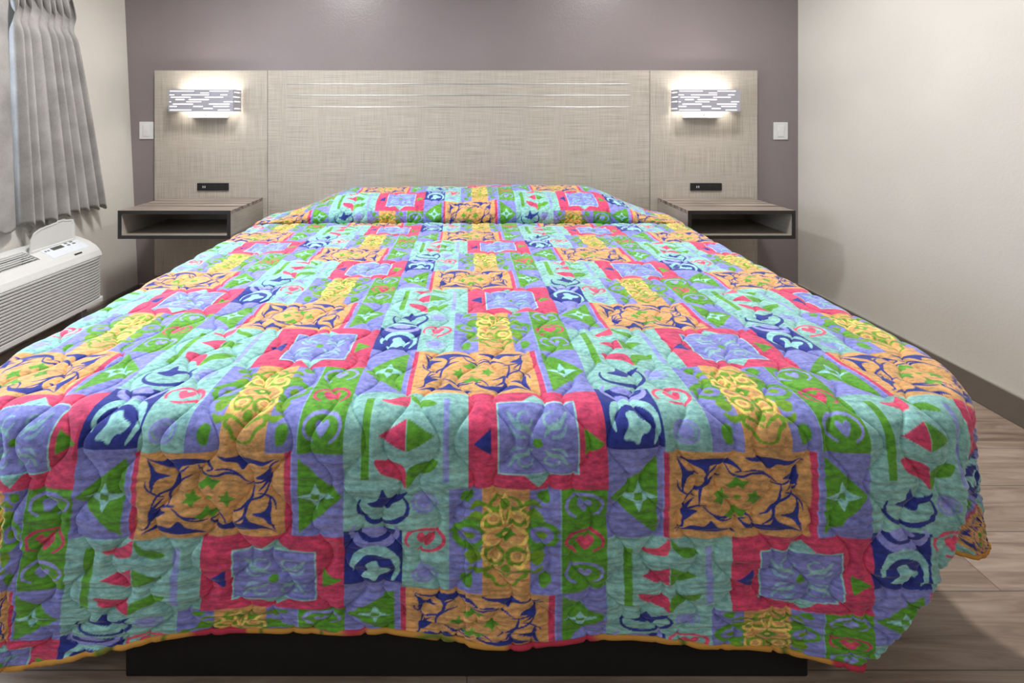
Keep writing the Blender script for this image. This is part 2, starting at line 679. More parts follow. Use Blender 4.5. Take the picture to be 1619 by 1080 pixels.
sconce((266.5 - 738) / 284, (369 - 738) / 284, 'lit slotted wall lamp on the headboard nearest the curtain')
sconce((1072 - 738) / 284, (1170 - 738) / 284, 'lit slotted wall lamp on the headboard nearest the bare wall')

# ------------------------------------------------------------------ air conditioner under the window
AY0, AY1 = 1.17, 2.27
ac = thing('air_conditioner', 'white packaged air conditioner under the curtain with its control lid flipped open', 'air conditioner', (-1.85, 1.72, 0.195))
XA = -1.765
top = [(-1.936, .515), (-1.91, .509), (-1.868, .496), (-1.826, .479), (-1.795, .458), (-1.777, .438), (-1.767, .418)]
VY0, VY1 = 1.22, 1.985        # discharge grille
VX0, VX1 = -1.895, -1.815
prof = [(-1.930, .20)] + top + [(XA, .412), (-1.80, .412), (-1.80, .205), (XA, .205), (XA + .001, .195), (-1.930, .195)]


def ztop(x):
    for (xa, za), (xb, zb_) in zip(top, top[1:]):
        if xa <= x <= xb:
            return za + (zb_ - za) * (x - xa) / (xb - xa)
    return top[-1][1] if x > XA else top[0][1]


# casing: extruded profile in three lengths so that the discharge opening stays open
k = bmesh.new()
ring_prof = prof


def length_of_casing(bm, y0, y1, pr):
    a = [bm.verts.new((x, y0, z)) for x, z in pr]
    b_ = [bm.verts.new((x, y1, z)) for x, z in pr]
    for i in range(len(pr)):
        j = (i + 1) % len(pr)
        bm.faces.new((a[i], a[j], b_[j], b_[i]))
    bm.faces.new(a[::-1]); bm.faces.new(b_)


prof_open = [(-1.930, .20), (-1.936, .515), (-1.91, .509), (VX0, ztop(VX0)), (VX0, .43), (VX1, .43), (VX1, ztop(VX1)), (-1.795, .458), (-1.777, .438), (-1.767, .418)] + prof[8:]
length_of_casing(k, AY0, VY0, prof)
length_of_casing(k, VY0, VY1, prof_open)
length_of_casing(k, VY1, AY1 - .012, prof)
inset = [(x - .008 if x > -1.9 else x, z - .006 if z > .3 else z + .004) for x, z in prof]
a = [k.verts.new((x, AY1 - .012, z)) for x, z in prof]
b_ = [k.verts.new((x, AY1, z)) for x, z in inset]
for i in range(len(prof)):
    j = (i + 1) % len(prof)
    k.faces.new((a[i], a[j], b_[j], b_[i]))
k.faces.new(b_)
obj('casing', k, M['ac'], ac)
# discharge opening: dark liner and slats
obj('vent_liner', boxbm(VX0 + .0005, VX1 - .0005, VY0 + .0005, VY1 - .0005, .4305, .434), M['vent_dark'], ac)
vg = bmesh.new()
n = 6
for i in range(n):
    x = VX0 + (i + .5) * (VX1 - VX0) / n
    z = ztop(x) - .004
    q = [(x - .0028, z - .0012), (x + .0022, z - .0030), (x + .0028, z - .0014), (x - .0022, z)]
    a = [vg.verts.new((xx, VY0, zz)) for xx, zz in q]
    b_ = [vg.verts.new((xx, VY1, zz)) for xx, zz in q]
    for m in range(4):
        j = (m + 1) % 4
        vg.faces.new((a[m], a[j], b_[j], b_[m]))
    vg.faces.new(a[::-1]); vg.faces.new(b_)
y = VY0 + .06
while y < VY1:
    pts = [(VX0, ztop(VX0) - .012), (VX1, ztop(VX1) - .012), (VX1, ztop(VX1) - .022), (VX0, ztop(VX0) - .022)]
    a = [vg.verts.new((xx, y, zz)) for xx, zz in pts]
    b_ = [vg.verts.new((xx, y + .003, zz)) for xx, zz in pts]
    for m in range(4):
        j = (m + 1) % 4
        vg.faces.new((a[m], a[j], b_[j], b_[m]))
    vg.faces.new(a[::-1]); vg.faces.new(b_)
    y += .14
obj('discharge_grille', vg, M['ac'], ac, label='long white slats over a dark opening')
# front louvres: one comb profile, rounded back into the casing at the far end
fl = bmesh.new()
nl = 15
z0, z1 = .211, .408
pr = []
for i in range(nl):
    za = z1 - (z1 - z0) * i / nl
    zb_ = z1 - (z1 - z0) * (i + 1) / nl
    h = za - zb_
    pr += [(XA - .002, za), (XA + .004, za - .06 * h), (XA + .003, za - .55 * h), (XA - .014, za - .66 * h), (XA - .014, za - .98 * h)]
pr += [(-1.797, z0), (-1.797, z1)]
ys = [AY0 + .004, AY1 - .07, AY1 - .045, AY1 - .025, AY1 - .012, AY1 - .006]
dx = [0, 0, -.0015, -.006, -.014, -.024]
rings = [[fl.verts.new((max(-1.797, x + d_) if x > -1.79 else x, yy, z)) for x, z in pr] for yy, d_ in zip(ys, dx)]
for r0, r1 in zip(rings, rings[1:]):
    for i in range(len(pr)):
        j = (i + 1) % len(pr)
        fl.faces.new((r0[i], r0[j], r1[j], r1[i]))
fl.faces.new(rings[0][::-1]); fl.faces.new(rings[-1])
obj('front_grille', fl, M['ac'], ac, label='white front with rows of horizontal louvres')
# bottom lip
obj('bottom_lip', boxbm(-1.80, XA + .002, AY0 + .004, AY1 - .01, .188, .2105, bevel=.003), M['ac'], ac)
# control panel on the sloping top


def on_top(x, y, up=0.0):
    return Vector((x, y, ztop(x) + up))


CX0, CX1, CY0, CY1 = -1.866, -1.800, 2.03, 2.222
nrm = Vector((.38, 0, .92)).normalized()
k = bmesh.new()
xs = [CX0, -1.85, -1.835, -1.82, CX1]
gr = [[k.verts.new(on_top(x, y, .0015)) for y in (CY0, CY1)] for x in xs]
gl = [[k.verts.new(on_top(x, y, -.002)) for y in (CY0, CY1)] for x in xs]
for i in range(4):
    k.faces.new((gr[i][0], gr[i + 1][0], gr[i + 1][1], gr[i][1]))
    for e in (0, 1):
        k.faces.new((gr[i][e], gr[i + 1][e], gl[i + 1][e], gl[i][e]))
for i in (0, 4):
    k.faces.new((gr[i][0], gr[i][1], gl[i][1], gl[i][0]))
cp = obj('control_panel', k, M['ac_panel'], ac, label='pale blue-white button panel')


def pad(name, x0, x1, y0, y1, mat, th=.0025, label=None):
    p = [on_top(x0, y0, .0012), on_top(x1, y0, .0012), on_top(x1, y1, .0012), on_top(x0, y1, .0012)]
    return obj(name, quad_slab(p, nrm, th), mat, cp, label=label)


pad('display', -1.856, -1.838, 2.075, 2.130, M['lcd'], label='small dark display')
for yy in (2.150, 2.178):
    for xx in (-1.861, -1.846):
        pad('button', xx, xx + .008, yy, yy + .013, M['grey_metal'], .0022)
for yy in (2.040, 2.054):
    pad('button', -1.850, -1.843, yy, yy + .007, M['grey_metal'], .0022)
# badge mark on the front slope
p = [on_top(-1.790, 2.125, .0006), on_top(-1.785, 2.125, .0006), on_top(-1.785, 2.165, .0006), on_top(-1.790, 2.165, .0006)]
obj('badge', quad_slab(p, nrm, .0012), M['black'], ac, label='small black mark')
# lid, flipped up; rounded corners, raised rim
lid_o = [(2.020, .000), (2.252, .000), (2.252, .07), (2.245, .094), (2.205, .100), (2.20, .104), (2.165, .104), (2.16, .099), (2.075, .090), (2.045, .078), (2.028, .05)]
k = bmesh.new()


def lidp(y, h, off):
    return (-1.862 - h * .04 - off, y - .034, .4955 + h * 1.06)


a = [k.verts.new(lidp(y, h, 0)) for y, h in lid_o]
b_ = [k.verts.new(lidp(y, h, .005)) for y, h in lid_o]
cy_, ch_ = 2.14, .05
c_ = [k.verts.new(lidp(cy_ + (y - cy_) * .93, ch_ + (h - ch_) * .88, 0)) for y, h in lid_o]
d_ = [k.verts.new(lidp(cy_ + (y - cy_) * .90, ch_ + (h - ch_) * .82, .003)) for y, h in lid_o]
for i in range(len(lid_o)):
    j = (i + 1) % len(lid_o)
    k.faces.new((a[i], a[j], b_[j], b_[i]))
    k.faces.new((a[j], a[i], c_[i], c_[j]))
    k.faces.new((c_[j], c_[i], d_[i], d_[j]))
k.faces.new(b_); k.faces.new(d_[::-1])
obj('control_lid', k, M['ac'], ac, label='white lid standing open behind the buttons')
# bracket and leg below
k = bmesh.new()
box(k, -1.83, -1.80, 2.18, 2.21, 0.0, .19, .003)
obj('support_leg', k, M['grey_metal'], ac)

# ------------------------------------------------------------------ curtains
ROD_Z = 1.66


def curtain(label, yt0, yt1, yb0, yb1, folds, seed, amp, z_hem, xmid=-1.906):
    r = np.random.default_rng(seed)
    nu, nv = folds * 26, 90
    u = np.linspace(0, 1, nu)
    # irregular fold spacing
    knots = np.concatenate([[0], np.cumsum(r.uniform(.65, 1.4, folds))]); knots /= knots[-1]
    ph = np.interp(u, knots, np.arange(folds + 1))
    a_f = np.interp(ph, np.arange(folds + 1), r.uniform(.75, 1.25, folds + 1))
    z = np.linspace(1.645, z_hem, nv)
    co = np.zeros((nv, nu, 3))
    for j, zz in enumerate(z):
        h = (1.645 - zz) / (1.645 - z_hem)
        e = h ** 0.85
        y0, y1 = yt0 + (yb0 - yt0) * e, yt1 + (yb1 - yt1) * e
        pin = math.exp(-((zz - 1.50) / .035) ** 2)
        hd = 1 / (1 + math.exp(-(zz - 1.52) / .012))         # header above the pinch
        soft = 2 * np.abs(np.sin(np.pi * ph)) ** .6 - 1      # round tubes, sharp valleys
        A = amp * (0.62 + .45 * h) * a_f
        drift = .10 * math.sin(2.1 * h + seed) * h
        x_low = soft * A * (1 - .72 * pin)
        # sharp pleat fan over the pinch
        tri = 2 * np.abs((ph * 1.0) % 1 - .5) * 2 - 1
        x_up = tri * amp * .8 * (1 - .5 * pin)
        x = (1 - hd) * x_low + hd * x_up
        co[j, :, 0] = xmid - .012 * (1 - h) + x
        skew = .06 / folds * np.sin(2 * np.pi * ph + .8) * (1 - .7 * pin) * (.5 + .5 * h)
        yy = y0 + (y1 - y0) * (u + skew * (1 - hd) + .03 * drift * np.sin(3 * u))
        # above the pinch each pleat fans towards the window
        yy = yy - hd * ((zz - 1.50) / .15) * .02 * np.sin(2 * np.pi * ph)
        co[j, :, 1] = yy
        co[j, :, 2] = zz + (.010 * np.sin(2 * np.pi * ph) + .006 * np.sin(7 * u + seed)) * h ** 6
    me = bpy.data.meshes.new('drape')
    idx = np.arange(nu * nv).reshape(nv, nu)
    f = np.stack([idx[:-1, :-1], idx[:-1, 1:], idx[1:, 1:], idx[1:, :-1]], -1).reshape(-1, 4)
    me.from_pydata(co.reshape(-1, 3).tolist(), [], f.tolist())
    t = thing('curtain', label, 'curtain', (-1.86, (yt0 + yt1) / 2, z_hem), 'grey pleated curtains at the window')
    o = finish('drape', me, M['curtain'], t, True)
    so = o.modifiers.new('thickness', 'SOLIDIFY'); so.thickness = .003; so.offset = 0
    for q in range(folds + 1):
        yq = yt0 + (yt1 - yt0) * min(.98, max(.02, knots[q]))
        k = bmesh.new()
        cyl(k, (-1.925, yq, 1.648), (-1.925, yq, 1.685), .003, 8)
        box(k, -1.93, -1.897, yq - .003, yq + .003, 1.640, 1.650)
        obj('curtain_hook', k, M['steel'], t)
    return t


curtain('grey pleated curtain hanging above the lidded end of the air conditioner, flaring at its hem', 1.967, 2.235, 2.003, 2.445, 8, 3, .033, .612)
curtain('grey curtain at the frame edge, hanging flatter beside the fully pleated one', 1.36, 1.948, 1.34, 1.980, 5, 12, .009, .604, -1.915)
k = bmesh.new()
cyl(k, (-1.925, 0.05, 1.69), (-1.925, 2.27, 1.69), .009, 14)
rodt = thing('curtain_rod', 'thin metal curtain rod above the window', 'curtain rod', (-1.9, .8, 1.69))
obj('rail', k, M['steel'], rodt)
for yy in (.09, 1.1, 2.25):
    obj('bracket', boxbm(wallx(1.69) - .002, -1.92, yy - .01, yy + .01, 1.68, 1.70), M['grey_metal'], rodt)

# ------------------------------------------------------------------ bed under the spread
BT = 0.575
bed = thing('bed', 'king bed on a black platform base, mattress hidden under the bright quilt', 'bed', (-.02, 1.75, 0))
obj('platform_base', boxbm(-.66, .66, .90, 2.55, 0, .20, bevel=.004), M['bed_base'], bed, label='black recessed platform base')
obj('box_spring', boxbm(-.86, .84, 1.02, 2.66, .20, .36, bevel=.06, seg=4), M['bed_base'], bed)
obj('mattress', boxbm(-.90, .87, 1.00, 2.66, .36, .548, bevel=.07, seg=5), M['mattress'], bed)

# ------------------------------------------------------------------ the printed repeat of the quilt (millimetres)
TW, TH = 440, 517
RES = 2                                        # samples per millimetre
GX, GY = TW * RES, TH * RES


def srgb(r, g, b):
    return np.array(lin(r, g, b)[:3])


TEAL, PERI, GREEN = srgb(138, 191, 186), srgb(130, 136, 206), srgb(92, 157, 50)
RED, GOLD, NAVY = srgb(206, 70, 108), srgb(210, 161, 103), srgb(44, 56, 140)
PINK, LEMON, LILAC, PALE = srgb(224, 84, 118), srgb(236, 206, 112), srgb(146, 152, 226), srgb(150, 208, 208)
OLIVE = srgb(112, 158, 44)
tile = np.zeros((GY, GX, 3))
tile[:] = PERI


def paint(mask_fn, x0, y0, x1, y1, col, alpha=1.0):
    """mask_fn(X, Y) -> coverage; wraps around the repeat"""
    i0, i1 = int(math.floor(x0 * RES)) - 2, int(math.ceil(x1 * RES)) + 2
    j0, j1 = int(math.floor(y0 * RES)) - 2, int(math.ceil(y1 * RES)) + 2
    xs = np.arange(i0, i1); ys = np.arange(j0, j1)
    X, Y = np.meshgrid((xs + .5) / RES, (ys + .5) / RES)
    m = np.clip(mask_fn(X, Y), 0, 1)[..., None] * alpha
    # neighbouring columns of the repeat are half a drop lower
    for jj, row in enumerate(ys):
        pass
    cols = xs // GX
    for cshift in np.unique(cols):
        sel = cols == cshift
        xi = xs[sel] - cshift * GX
        # column k lies k half-drops lower
        yi = (ys + int(cshift) * (GY // 2)) % GY
        ix = np.ix_(yi, xi)
        mm = m[:, sel]
        tile[ix] = tile[ix] * (1 - mm) + col * mm


def cov(d):                                    # signed distance (mm, negative inside) to coverage
    return np.clip(.5 - d * RES, 0, 1)


def rect(x0, y0, x1, y1, col, a=1.0):
    paint(lambda X, Y: cov(np.maximum(np.maximum(x0 - X, X - x1), np.maximum(y0 - Y, Y - y1))), x0, y0, x1, y1, col, a)


def poly(pts, col, a=1.0):
    P = np.array(pts, float)

    def f(X, Y):
        ins = np.zeros(X.shape, bool)
        dist = np.full(X.shape, 1e9)
        for (ax, ay), (bx, by) in zip(P, np.roll(P, -1, 0)):
            c = ((ay > Y) != (by > Y)) & (X < (bx - ax) * (Y - ay) / (by - ay + 1e-12) + ax)
            ins ^= c
            dx, dy = bx - ax, by - ay
            t = np.clip(((X - ax) * dx + (Y - ay) * dy) / (dx * dx + dy * dy + 1e-9), 0, 1)
            dist = np.minimum(dist, np.hypot(X - ax - t * dx, Y - ay - t * dy))
        return cov(np.where(ins, -dist, dist))
    paint(f, P[:, 0].min(), P[:, 1].min(), P[:, 0].max(), P[:, 1].max(), col, a)


def smooth_pts(pts, closed=False, n=8):
    P = [np.array(p, float) for p in pts]
    out = []
    N = len(P)
    for i in range(N if closed else N - 1):
        g = lambda k: P[k % N] if closed else P[min(max(k, 0), N - 1)]
        p0, p1, p2, p3 = g(i - 1), g(i), g(i + 1), g(i + 2)
        for t in np.arange(n) / n:
            out.append(.5 * (2 * p1 + (p2 - p0) * t + (2 * p0 - 5 * p1 + 4 * p2 - p3) * t * t + (3 * p1 - p0 - 3 * p2 + p3) * t ** 3))
    if not closed:
        out.append(P[-1])
    return np.array(out)


def blob(pts, col, a=1.0):
    poly(smooth_pts(pts, True, 5), col, a)


def stroke(pts, w0, w1, col, a=1.0, sm=True, taper=True):
    P = smooth_pts(pts, False, 7) if sm else np.array(pts, float)
    n = len(P)
    s = np.linspace(0, 1, n)
    w = w0 + (w1 - w0) * np.sin(np.pi * s) if taper else np.full(n, w0)

    def f(X, Y):
        best = np.full(X.shape, 1e9)
        for k in range(n - 1):
            ax, ay = P[k]; bx, by = P[k + 1]
            dx, dy = bx - ax, by - ay
            t = np.clip(((X - ax) * dx + (Y - ay) * dy) / (dx * dx + dy * dy + 1e-9), 0, 1)
            best = np.minimum(best, np.hypot(X - ax - t * dx, Y - ay - t * dy) - (w[k] + (w[k + 1] - w[k]) * t))
        return cov(best)
    m = max(w0, w1)
    paint(f, P[:, 0].min() - m, P[:, 1].min() - m, P[:, 0].max() + m, P[:, 1].max() + m, col, a)


def arc(cx, cy, rx, ry, a0, a1, w0, w1, col, a=1.0, shrink=0.0):
    t = np.radians(np.linspace(a0, a1, 22))
    k = 1 - shrink * np.linspace(0, 1, 22)
    stroke(list(zip(cx + rx * k * np.cos(t), cy + ry * k * np.sin(t))), w0, w1, col, a, sm=False)


def disc(cx, cy, rx, ry, col, a=1.0):
    t = np.radians(np.arange(0, 360, 15))
    poly(list(zip(cx + rx * np.cos(t), cy + ry * np.sin(t))), col, a)


def star4(cx, cy, rx, ry, w, col):
    poly([(cx, cy - ry), (cx + w, cy - w), (cx + rx, cy), (cx + w, cy + w), (cx, cy + ry), (cx - w, cy + w), (cx - rx, cy), (cx - w, cy - w)], col)


def heart(cx, cy, s, col, a=1.0):
    blob([(cx, cy + s), (cx - s * .95, cy), (cx - s * .9, cy - s * .62), (cx - s * .4, cy - s * .8), (cx, cy - s * .35), (cx + s * .4, cy - s * .8), (cx + s * .9, cy - s * .62), (cx + s * .95, cy)], col, a)


# --- backgrounds
rect(0, 0, 440, 155, PERI)
rect(0, 155, 209, 322, TEAL)
rect(0, 322, 176, 517, TEAL)
rect(176, 322, 231, 517, PERI)
rect(310, 322, 363, 517, PERI)
rect(363, 322, 440, 517, GREEN)
rect(0, 505, 98, 517, PERI)
# --- the gold block with navy vines
rect(95, -1, 104, 156, RED); rect(341, -1, 352, 156, RED)
rect(93, 0, 95, 155, LILAC); rect(352, 0, 355, 155, LILAC)
rect(104, -1, 341, 156, GOLD)
gx = lambda u: 104 + 237 * u
gy = lambda v: 155 * v


def both(fn, pts, *a, **k):                    # the motif and its half-turn
    fn([(gx(u), gy(v)) for u, v in pts], *a, **k)
    fn([(gx(1 - u), gy(1 - v)) for u, v in pts], *a, **k)


both(blob, [(.05, .05), (.15, .10), (.27, .07), (.36, .07), (.45, .10), (.49, .17), (.43, .14), (.35, .15), (.29, .17), (.265, .26), (.235, .20), (.16, .15)], NAVY)
both(blob, [(.06, .07), (.105, .16), (.14, .22), (.22, .27), (.155, .29), (.12, .34), (.10, .47), (.085, .36), (.09, .24)], NAVY)
both(blob, [(.95, .06), (.86, .10), (.74, .06), (.60, .06), (.53, .05), (.58, .10), (.66, .13), (.71, .21), (.76, .14), (.85, .15)], NAVY)
both(blob, [(.955, .08), (.90, .18), (.915, .30), (.87, .40), (.82, .46), (.87, .34), (.80, .31), (.87, .23)], NAVY)
both(stroke, [(.10, .66), (.14, .50), (.24, .42), (.30, .32), (.36, .27)], 0.96, 2.45, NAVY)
both(stroke, [(.04, .90), (.09, .86), (.10, .76), (.12, .68), (.19, .63), (.26, .62)], 0.80, 2.16, NAVY)
both(stroke, [(.40, .15), (.44, .25), (.52, .28), (.60, .24), (.69, .27), (.76, .36)], 0.96, 2.30, NAVY)
both(stroke, [(.36, .10), (.46, .15), (.50, .20), (.46, .22)], 0.96, 1.87, NAVY)
both(stroke, [(.79, .37), (.78, .52), (.74, .64), (.72, .76), (.66, .84)], 0.96, 2.88, NAVY)
both(stroke, [(.29, .70), (.34, .77), (.41, .80), (.48, .79)], 0.80, 2.02, NAVY)
both(stroke, [(.82, .48), (.87, .50), (.93, .58), (.945, .68)], 0.80, 1.87, NAVY)
for (cx, cy, a_) in ((.48, .345, 0), (.365, .53, 1), (.60, .54, 1), (.48, .71, 0)):
    X_, Y_ = gx(cx), gy(cy)
    if a_ == 0:
        poly([(X_ - 21, Y_ + 5), (X_ - 8, Y_ - 3), (X_ - 3, Y_ - 12), (X_ + 4, Y_ - 4), (X_ + 20, Y_ - 2), (X_ + 12, Y_ + 5), (X_ + 8, Y_ + 12), (X_, Y_ + 5), (X_ - 10, Y_ + 12)], GREEN)
    else:
        poly([(X_ - 12, Y_ - 8), (X_ - 2, Y_ - 7), (X_ + 3, Y_ - 18), (X_ + 6, Y_ - 5), (X_ + 16, Y_ + 2), (X_ + 6, Y_ + 7), (X_ + 2, Y_ + 18), (X_ - 4, Y_ + 8), (X_ - 14, Y_ + 8), (X_ - 7, Y_)], GREEN)
disc(gx(.483), gy(.53), 6, 4, OLIVE)
# --- green pennants with a pale star, both sides of the gold block
poly([(4, 79), (84, 6), (84, 151)], GREEN)
star4(52, 79, 32, 26, 8, PALE); poly([(46, 72), (60, 74), (58, 86), (44, 84)], GREEN)
poly([(364, 6), (438, 79), (364, 151)], GREEN)
star4(394, 79, 32, 26, 8, PALE); poly([(387, 72), (401, 74), (399, 86), (386, 84)], GREEN)
# --- teal panel: bar, red and green tree, lilac bar
rect(29, 174, 43, 306, GREEN)
blob([(104, 158), (103, 184), (88, 189), (66, 185), (56, 178), (74, 176), (92, 166)], PINK)
blob([(106, 158), (112, 178), (132, 190), (154, 188), (140, 176), (122, 172)], GREEN)
poly([(58, 231), (104, 209), (104, 252)], RED)
poly([(106, 209), (152, 231), (106, 252)], GREEN)
blob([(52, 270), (72, 271), (96, 277), (104, 290), (104, 322), (90, 306), (62, 292)], RED)
blob([(106, 322), (106, 292), (118, 278), (150, 271), (158, 274), (146, 292), (122, 302)], GREEN)
blob([(70, 205), (85, 196), (104, 200), (140, 197), (125, 206), (104, 204)], PALE, .6)
rect(166, 174, 177, 308, LILAC, .85)
# --- red square
rect(209, 154, 441, 323, RED)
poly([(302, 182), (326, 162), (350, 182)], TEAL); poly([(300, 294), (326, 318), (352, 294)], TEAL)
rect(257, 181, 394, 296, PALE); rect(260, 184, 391, 293, PERI)
poly([(217, 241), (247, 221), (247, 260)], NAVY); poly([(404, 221), (404, 261), (437, 241)], GREEN)
for sx in (-1, 1):
    for sy in (-1, 1):
        cx, cy = 326, 240
        stroke([(cx + sx * 10, cy + sy * 10), (cx + sx * 22, cy + sy * 20), (cx + sx * 36, cy + sy * 22), (cx + sx * 50, cy + sy * 40)], 1.5, 4, TEAL, .85)
        stroke([(cx + sx * 22, cy + sy * 8), (cx + sx * 38, cy + sy * 10), (cx + sx * 48, cy + sy * 22)], 1.2, 3, PALE, .6)
        arc(cx + sx * 22, cy + sy * 30, 12, 10, 0, 300, 1.5, 2.2, TEAL, .8)
disc(324, 240, 8, 7, GREEN)
# --- navy leaf scroll on teal
arc(66, 358, 42, 30, -50, 205, 1.5, 4.2, NAVY)
blob([(40, 350), (56, 344), (62, 330), (66, 322), (72, 334), (76, 340), (92, 336), (108, 328), (96, 344), (82, 352), (74, 362), (60, 360)], NAVY)
# --- navy block with curls
rect(0, 400, 98, 508, NAVY)
arc(52, 404, 38, 24, -25, 215, 2, 7, LILAC)
blob([(30, 400), (46, 394), (62, 398), (72, 408), (58, 414), (40, 412)], LILAC)
arc(52, 470, 38, 34, 160, 385, 2, 8, PALE)
blob([(28, 492), (40, 474), (38, 460), (54, 456), (62, 466), (78, 474), (72, 484), (60, 488), (52, 500), (42, 494)], PALE)
stroke([(86, 462), (90, 480), (80, 500)], 1.5, 4, PALE)
# --- small flowers and a heart on teal
for cy in (348, 484):
    arc(136, cy, 20, 16, 0, 360, 1.6, 2.4, LILAC)
    disc(134, cy, 12, 10, PERI)
    blob([(120, cy - 4), (134, cy - 18), (150, cy - 6), (146, cy + 10), (130, cy + 12)], LILAC, .6)
arc(136, 418, 32, 22, 150, 470, 2.2, 3.6, PINK)
heart(138, 416, 15, PINK)
# --- gold strip with green and lemon scrollwork that spills to both sides
rect(231, 321, 310, 518, GOLD)
for sx in (-1, 1):
    q = lambda pts: [(270 + sx * x, y) for x, y in pts]
    arc(270 + sx * 60, 404, 24, 20, 0, 360, 3, 4.5, GREEN); disc(270 + sx * 60, 404, 9, 8, OLIVE)
    blob(q([(36, 366), (50, 360), (64, 372), (56, 384), (42, 380)]), OLIVE)
    blob(q([(40, 436), (56, 428), (66, 442), (56, 456), (44, 452)]), OLIVE)
    stroke(q([(34, 384), (52, 378), (76, 388), (92, 400)]), 2, 5, GREEN)
    stroke(q([(34, 424), (52, 428), (72, 424), (88, 410)]), 2, 4, GREEN)
    stroke(q([(30, 350), (46, 346), (58, 356)]), 2, 5, OLIVE)
    stroke(q([(30, 462), (48, 468), (60, 460)]), 2, 5, OLIVE)
    arc(270 + sx * 20, 372, 16, 14, 0, 360, 2, 3.6, OLIVE); arc(270 + sx * 20, 372, 9, 8, 0, 360, 1.6, 2, LEMON)
    arc(270 + sx * 19, 440, 16, 15, 0, 360, 2, 3.6, OLIVE); arc(270 + sx * 19, 440, 9, 8, 0, 360, 1.6, 2, LEMON)
    stroke(q([(3, 335), (18, 340), (26, 352), (14, 356), (4, 348)]), 1.5, 3.2, OLIVE)
    stroke(q([(2, 392), (16, 390), (30, 398), (36, 410), (24, 420), (8, 416)]), 1.5, 3, LEMON)
    stroke(q([(34, 352), (24, 362), (36, 372), (38, 388), (28, 392)]), 1.5, 3, LEMON)
    stroke(q([(36, 424), (38, 440), (26, 458), (14, 456)]), 1.5, 3, LEMON)
    stroke(q([(0, 500), (14, 496), (22, 482), (34, 474), (28, 464), (12, 470), (2, 478)]), 1.5, 3.2, OLIVE)
    stroke(q([(0, 330), (8, 360), (2, 385)]), 1.2, 2.4, LEMON)
    blob(q([(56, 478), (70, 474), (76, 486), (70, 500), (58, 502)]), GREEN)
    blob(q([(52, 330), (70, 328), (74, 342), (62, 346)]), GREEN)
star4(270, 404, 18, 14, 7, GREEN); disc(270, 404, 5, 4, LEMON)
disc(270, 350, 8, 10, OLIVE); disc(270, 462, 8, 9, OLIVE)
# --- hearts on the green band
for cy, c_, in ((352, LILAC), (418, RED), (478, LILAC)):
    arc(402, cy, 31, 21, 120, 420, 1.8, 3.2, c_)
    heart(402, cy, 15 if c_ is RED else 12, c_, .95)
disc(402, 418, 8, 6, PINK)
rect(361.5, 322, 363.5, 517, PALE, .5)
# faint pale seams of the print
for x0, y0, x1, y1 in ((0, 321, 209, 322.2), (175, 322, 176.5, 517), (0, 154.5, 209, 155.8)):
    rect(x0, y0, x1, y1, PALE, .5)

PRINT_X0, PRINT_Y0 = -0.206, 1.003             # where one repeat starts on the bed top


def print_colour(s, t):
    """s, t: cloth position in metres (t falls towards the foot of the bed)"""
    x = (s - PRINT_X0) * 1000 / 440
    col = np.floor(x).astype(int)
    fx = (x - col) * GX - .5
    v = ((PRINT_Y0 - t) / .517 + .5 * col) % 1.0
    fy = v * GY - .5
    ix, iy = np.floor(fx).astype(int), np.floor(fy).astype(int)
    wx, wy = (fx - ix)[..., None], (fy - iy)[..., None]
    ix0, ix1 = np.clip(ix, 0, GX - 1), np.clip(ix + 1, 0, GX - 1)
    iy0, iy1 = iy % GY, (iy + 1) % GY
    return (tile[iy0, ix0] * (1 - wx) + tile[iy0, ix1] * wx) * (1 - wy) + (tile[iy1, ix0] * (1 - wx) + tile[iy1, ix1] * wx) * wy


# ------------------------------------------------------------------ the bedspread
RC, RHO = 0.28, 0.04                           # corner radius in plan, edge rounding
XO_R, XO_L, YO = 1.02, -1.00, 0.782             # outer faces of the hanging cloth
SR, SL, TC = XO_R - RC, XO_L + RC, YO + RC
ARC0 = RC - RHO
ARCL = RHO * math.pi / 2
STRETCH = 1.10


def noise2(x, y, seed):
    """smooth value noise, about -1..1"""
    r = np.random.default_rng(seed)
    T = r.uniform(-1, 1, (64, 64))
    xi, yi = np.floor(x).astype(int), np.floor(y).astype(int)
    fx, fy = x - xi, y - yi
    fx, fy = fx * fx * (3 - 2 * fx), fy * fy * (3 - 2 * fy)
    g = lambda i, j: T[j % 64, i % 64]
    return (g(xi, yi) * (1 - fx) + g(xi + 1, yi) * fx) * (1 - fy) + (g(xi, yi + 1) * (1 - fx) + g(xi + 1, yi + 1) * fx) * fy


def sstep(a, b, x):
    t = np.clip((x - a) / (b - a), 0, 1)
    return t * t * (3 - 2 * t)


# excess coordinate e: 0 .. flat .. rounded edge .. hem (unit hem length HEM)
HEM = 0.362
def excess(step_flat, step_hang):
    fl = np.arange(0, ARC0, step_flat)
    ar = ARC0 + np.linspace(0, ARCL, 30)[:-1] if step_hang < .002 else ARC0 + np.linspace(0, ARCL, 12)[:-1]
    hg = ARC0 + ARCL + np.arange(0, HEM - RHO + 1e-6, step_hang)
    return np.concatenate([fl, ar, hg])


def hem_scale(X, side):
    """drop of the hem along the foot / sides, relative to HEM"""
    if side:
        return np.ones_like(X)
    k = 1 + .19 * sstep(.45, .84, -X) + .008 * np.sin(X * 7.5) + .006 * np.sin(X * 19 + 1) + .13 * sstep(.26, .66, X)
    return k


def lift(s, head):
    return 0


# along the bed: foot excess (b), flat, then the pillow roll
b_ex = excess(.0016, .00135)
y_flat = []
y = TC
while y < 2.232:
    y_flat.append(y)
    y += max(.0019, min(.0068, .00165 * (y / .95) ** 2 * .8))
y_flat = np.array(y_flat)
a_exR = excess(.0016, .0032)
a_exL = excess(.0016, .0070)
s_mid = np.arange(SL + .0015, SR - .0005, .00152)


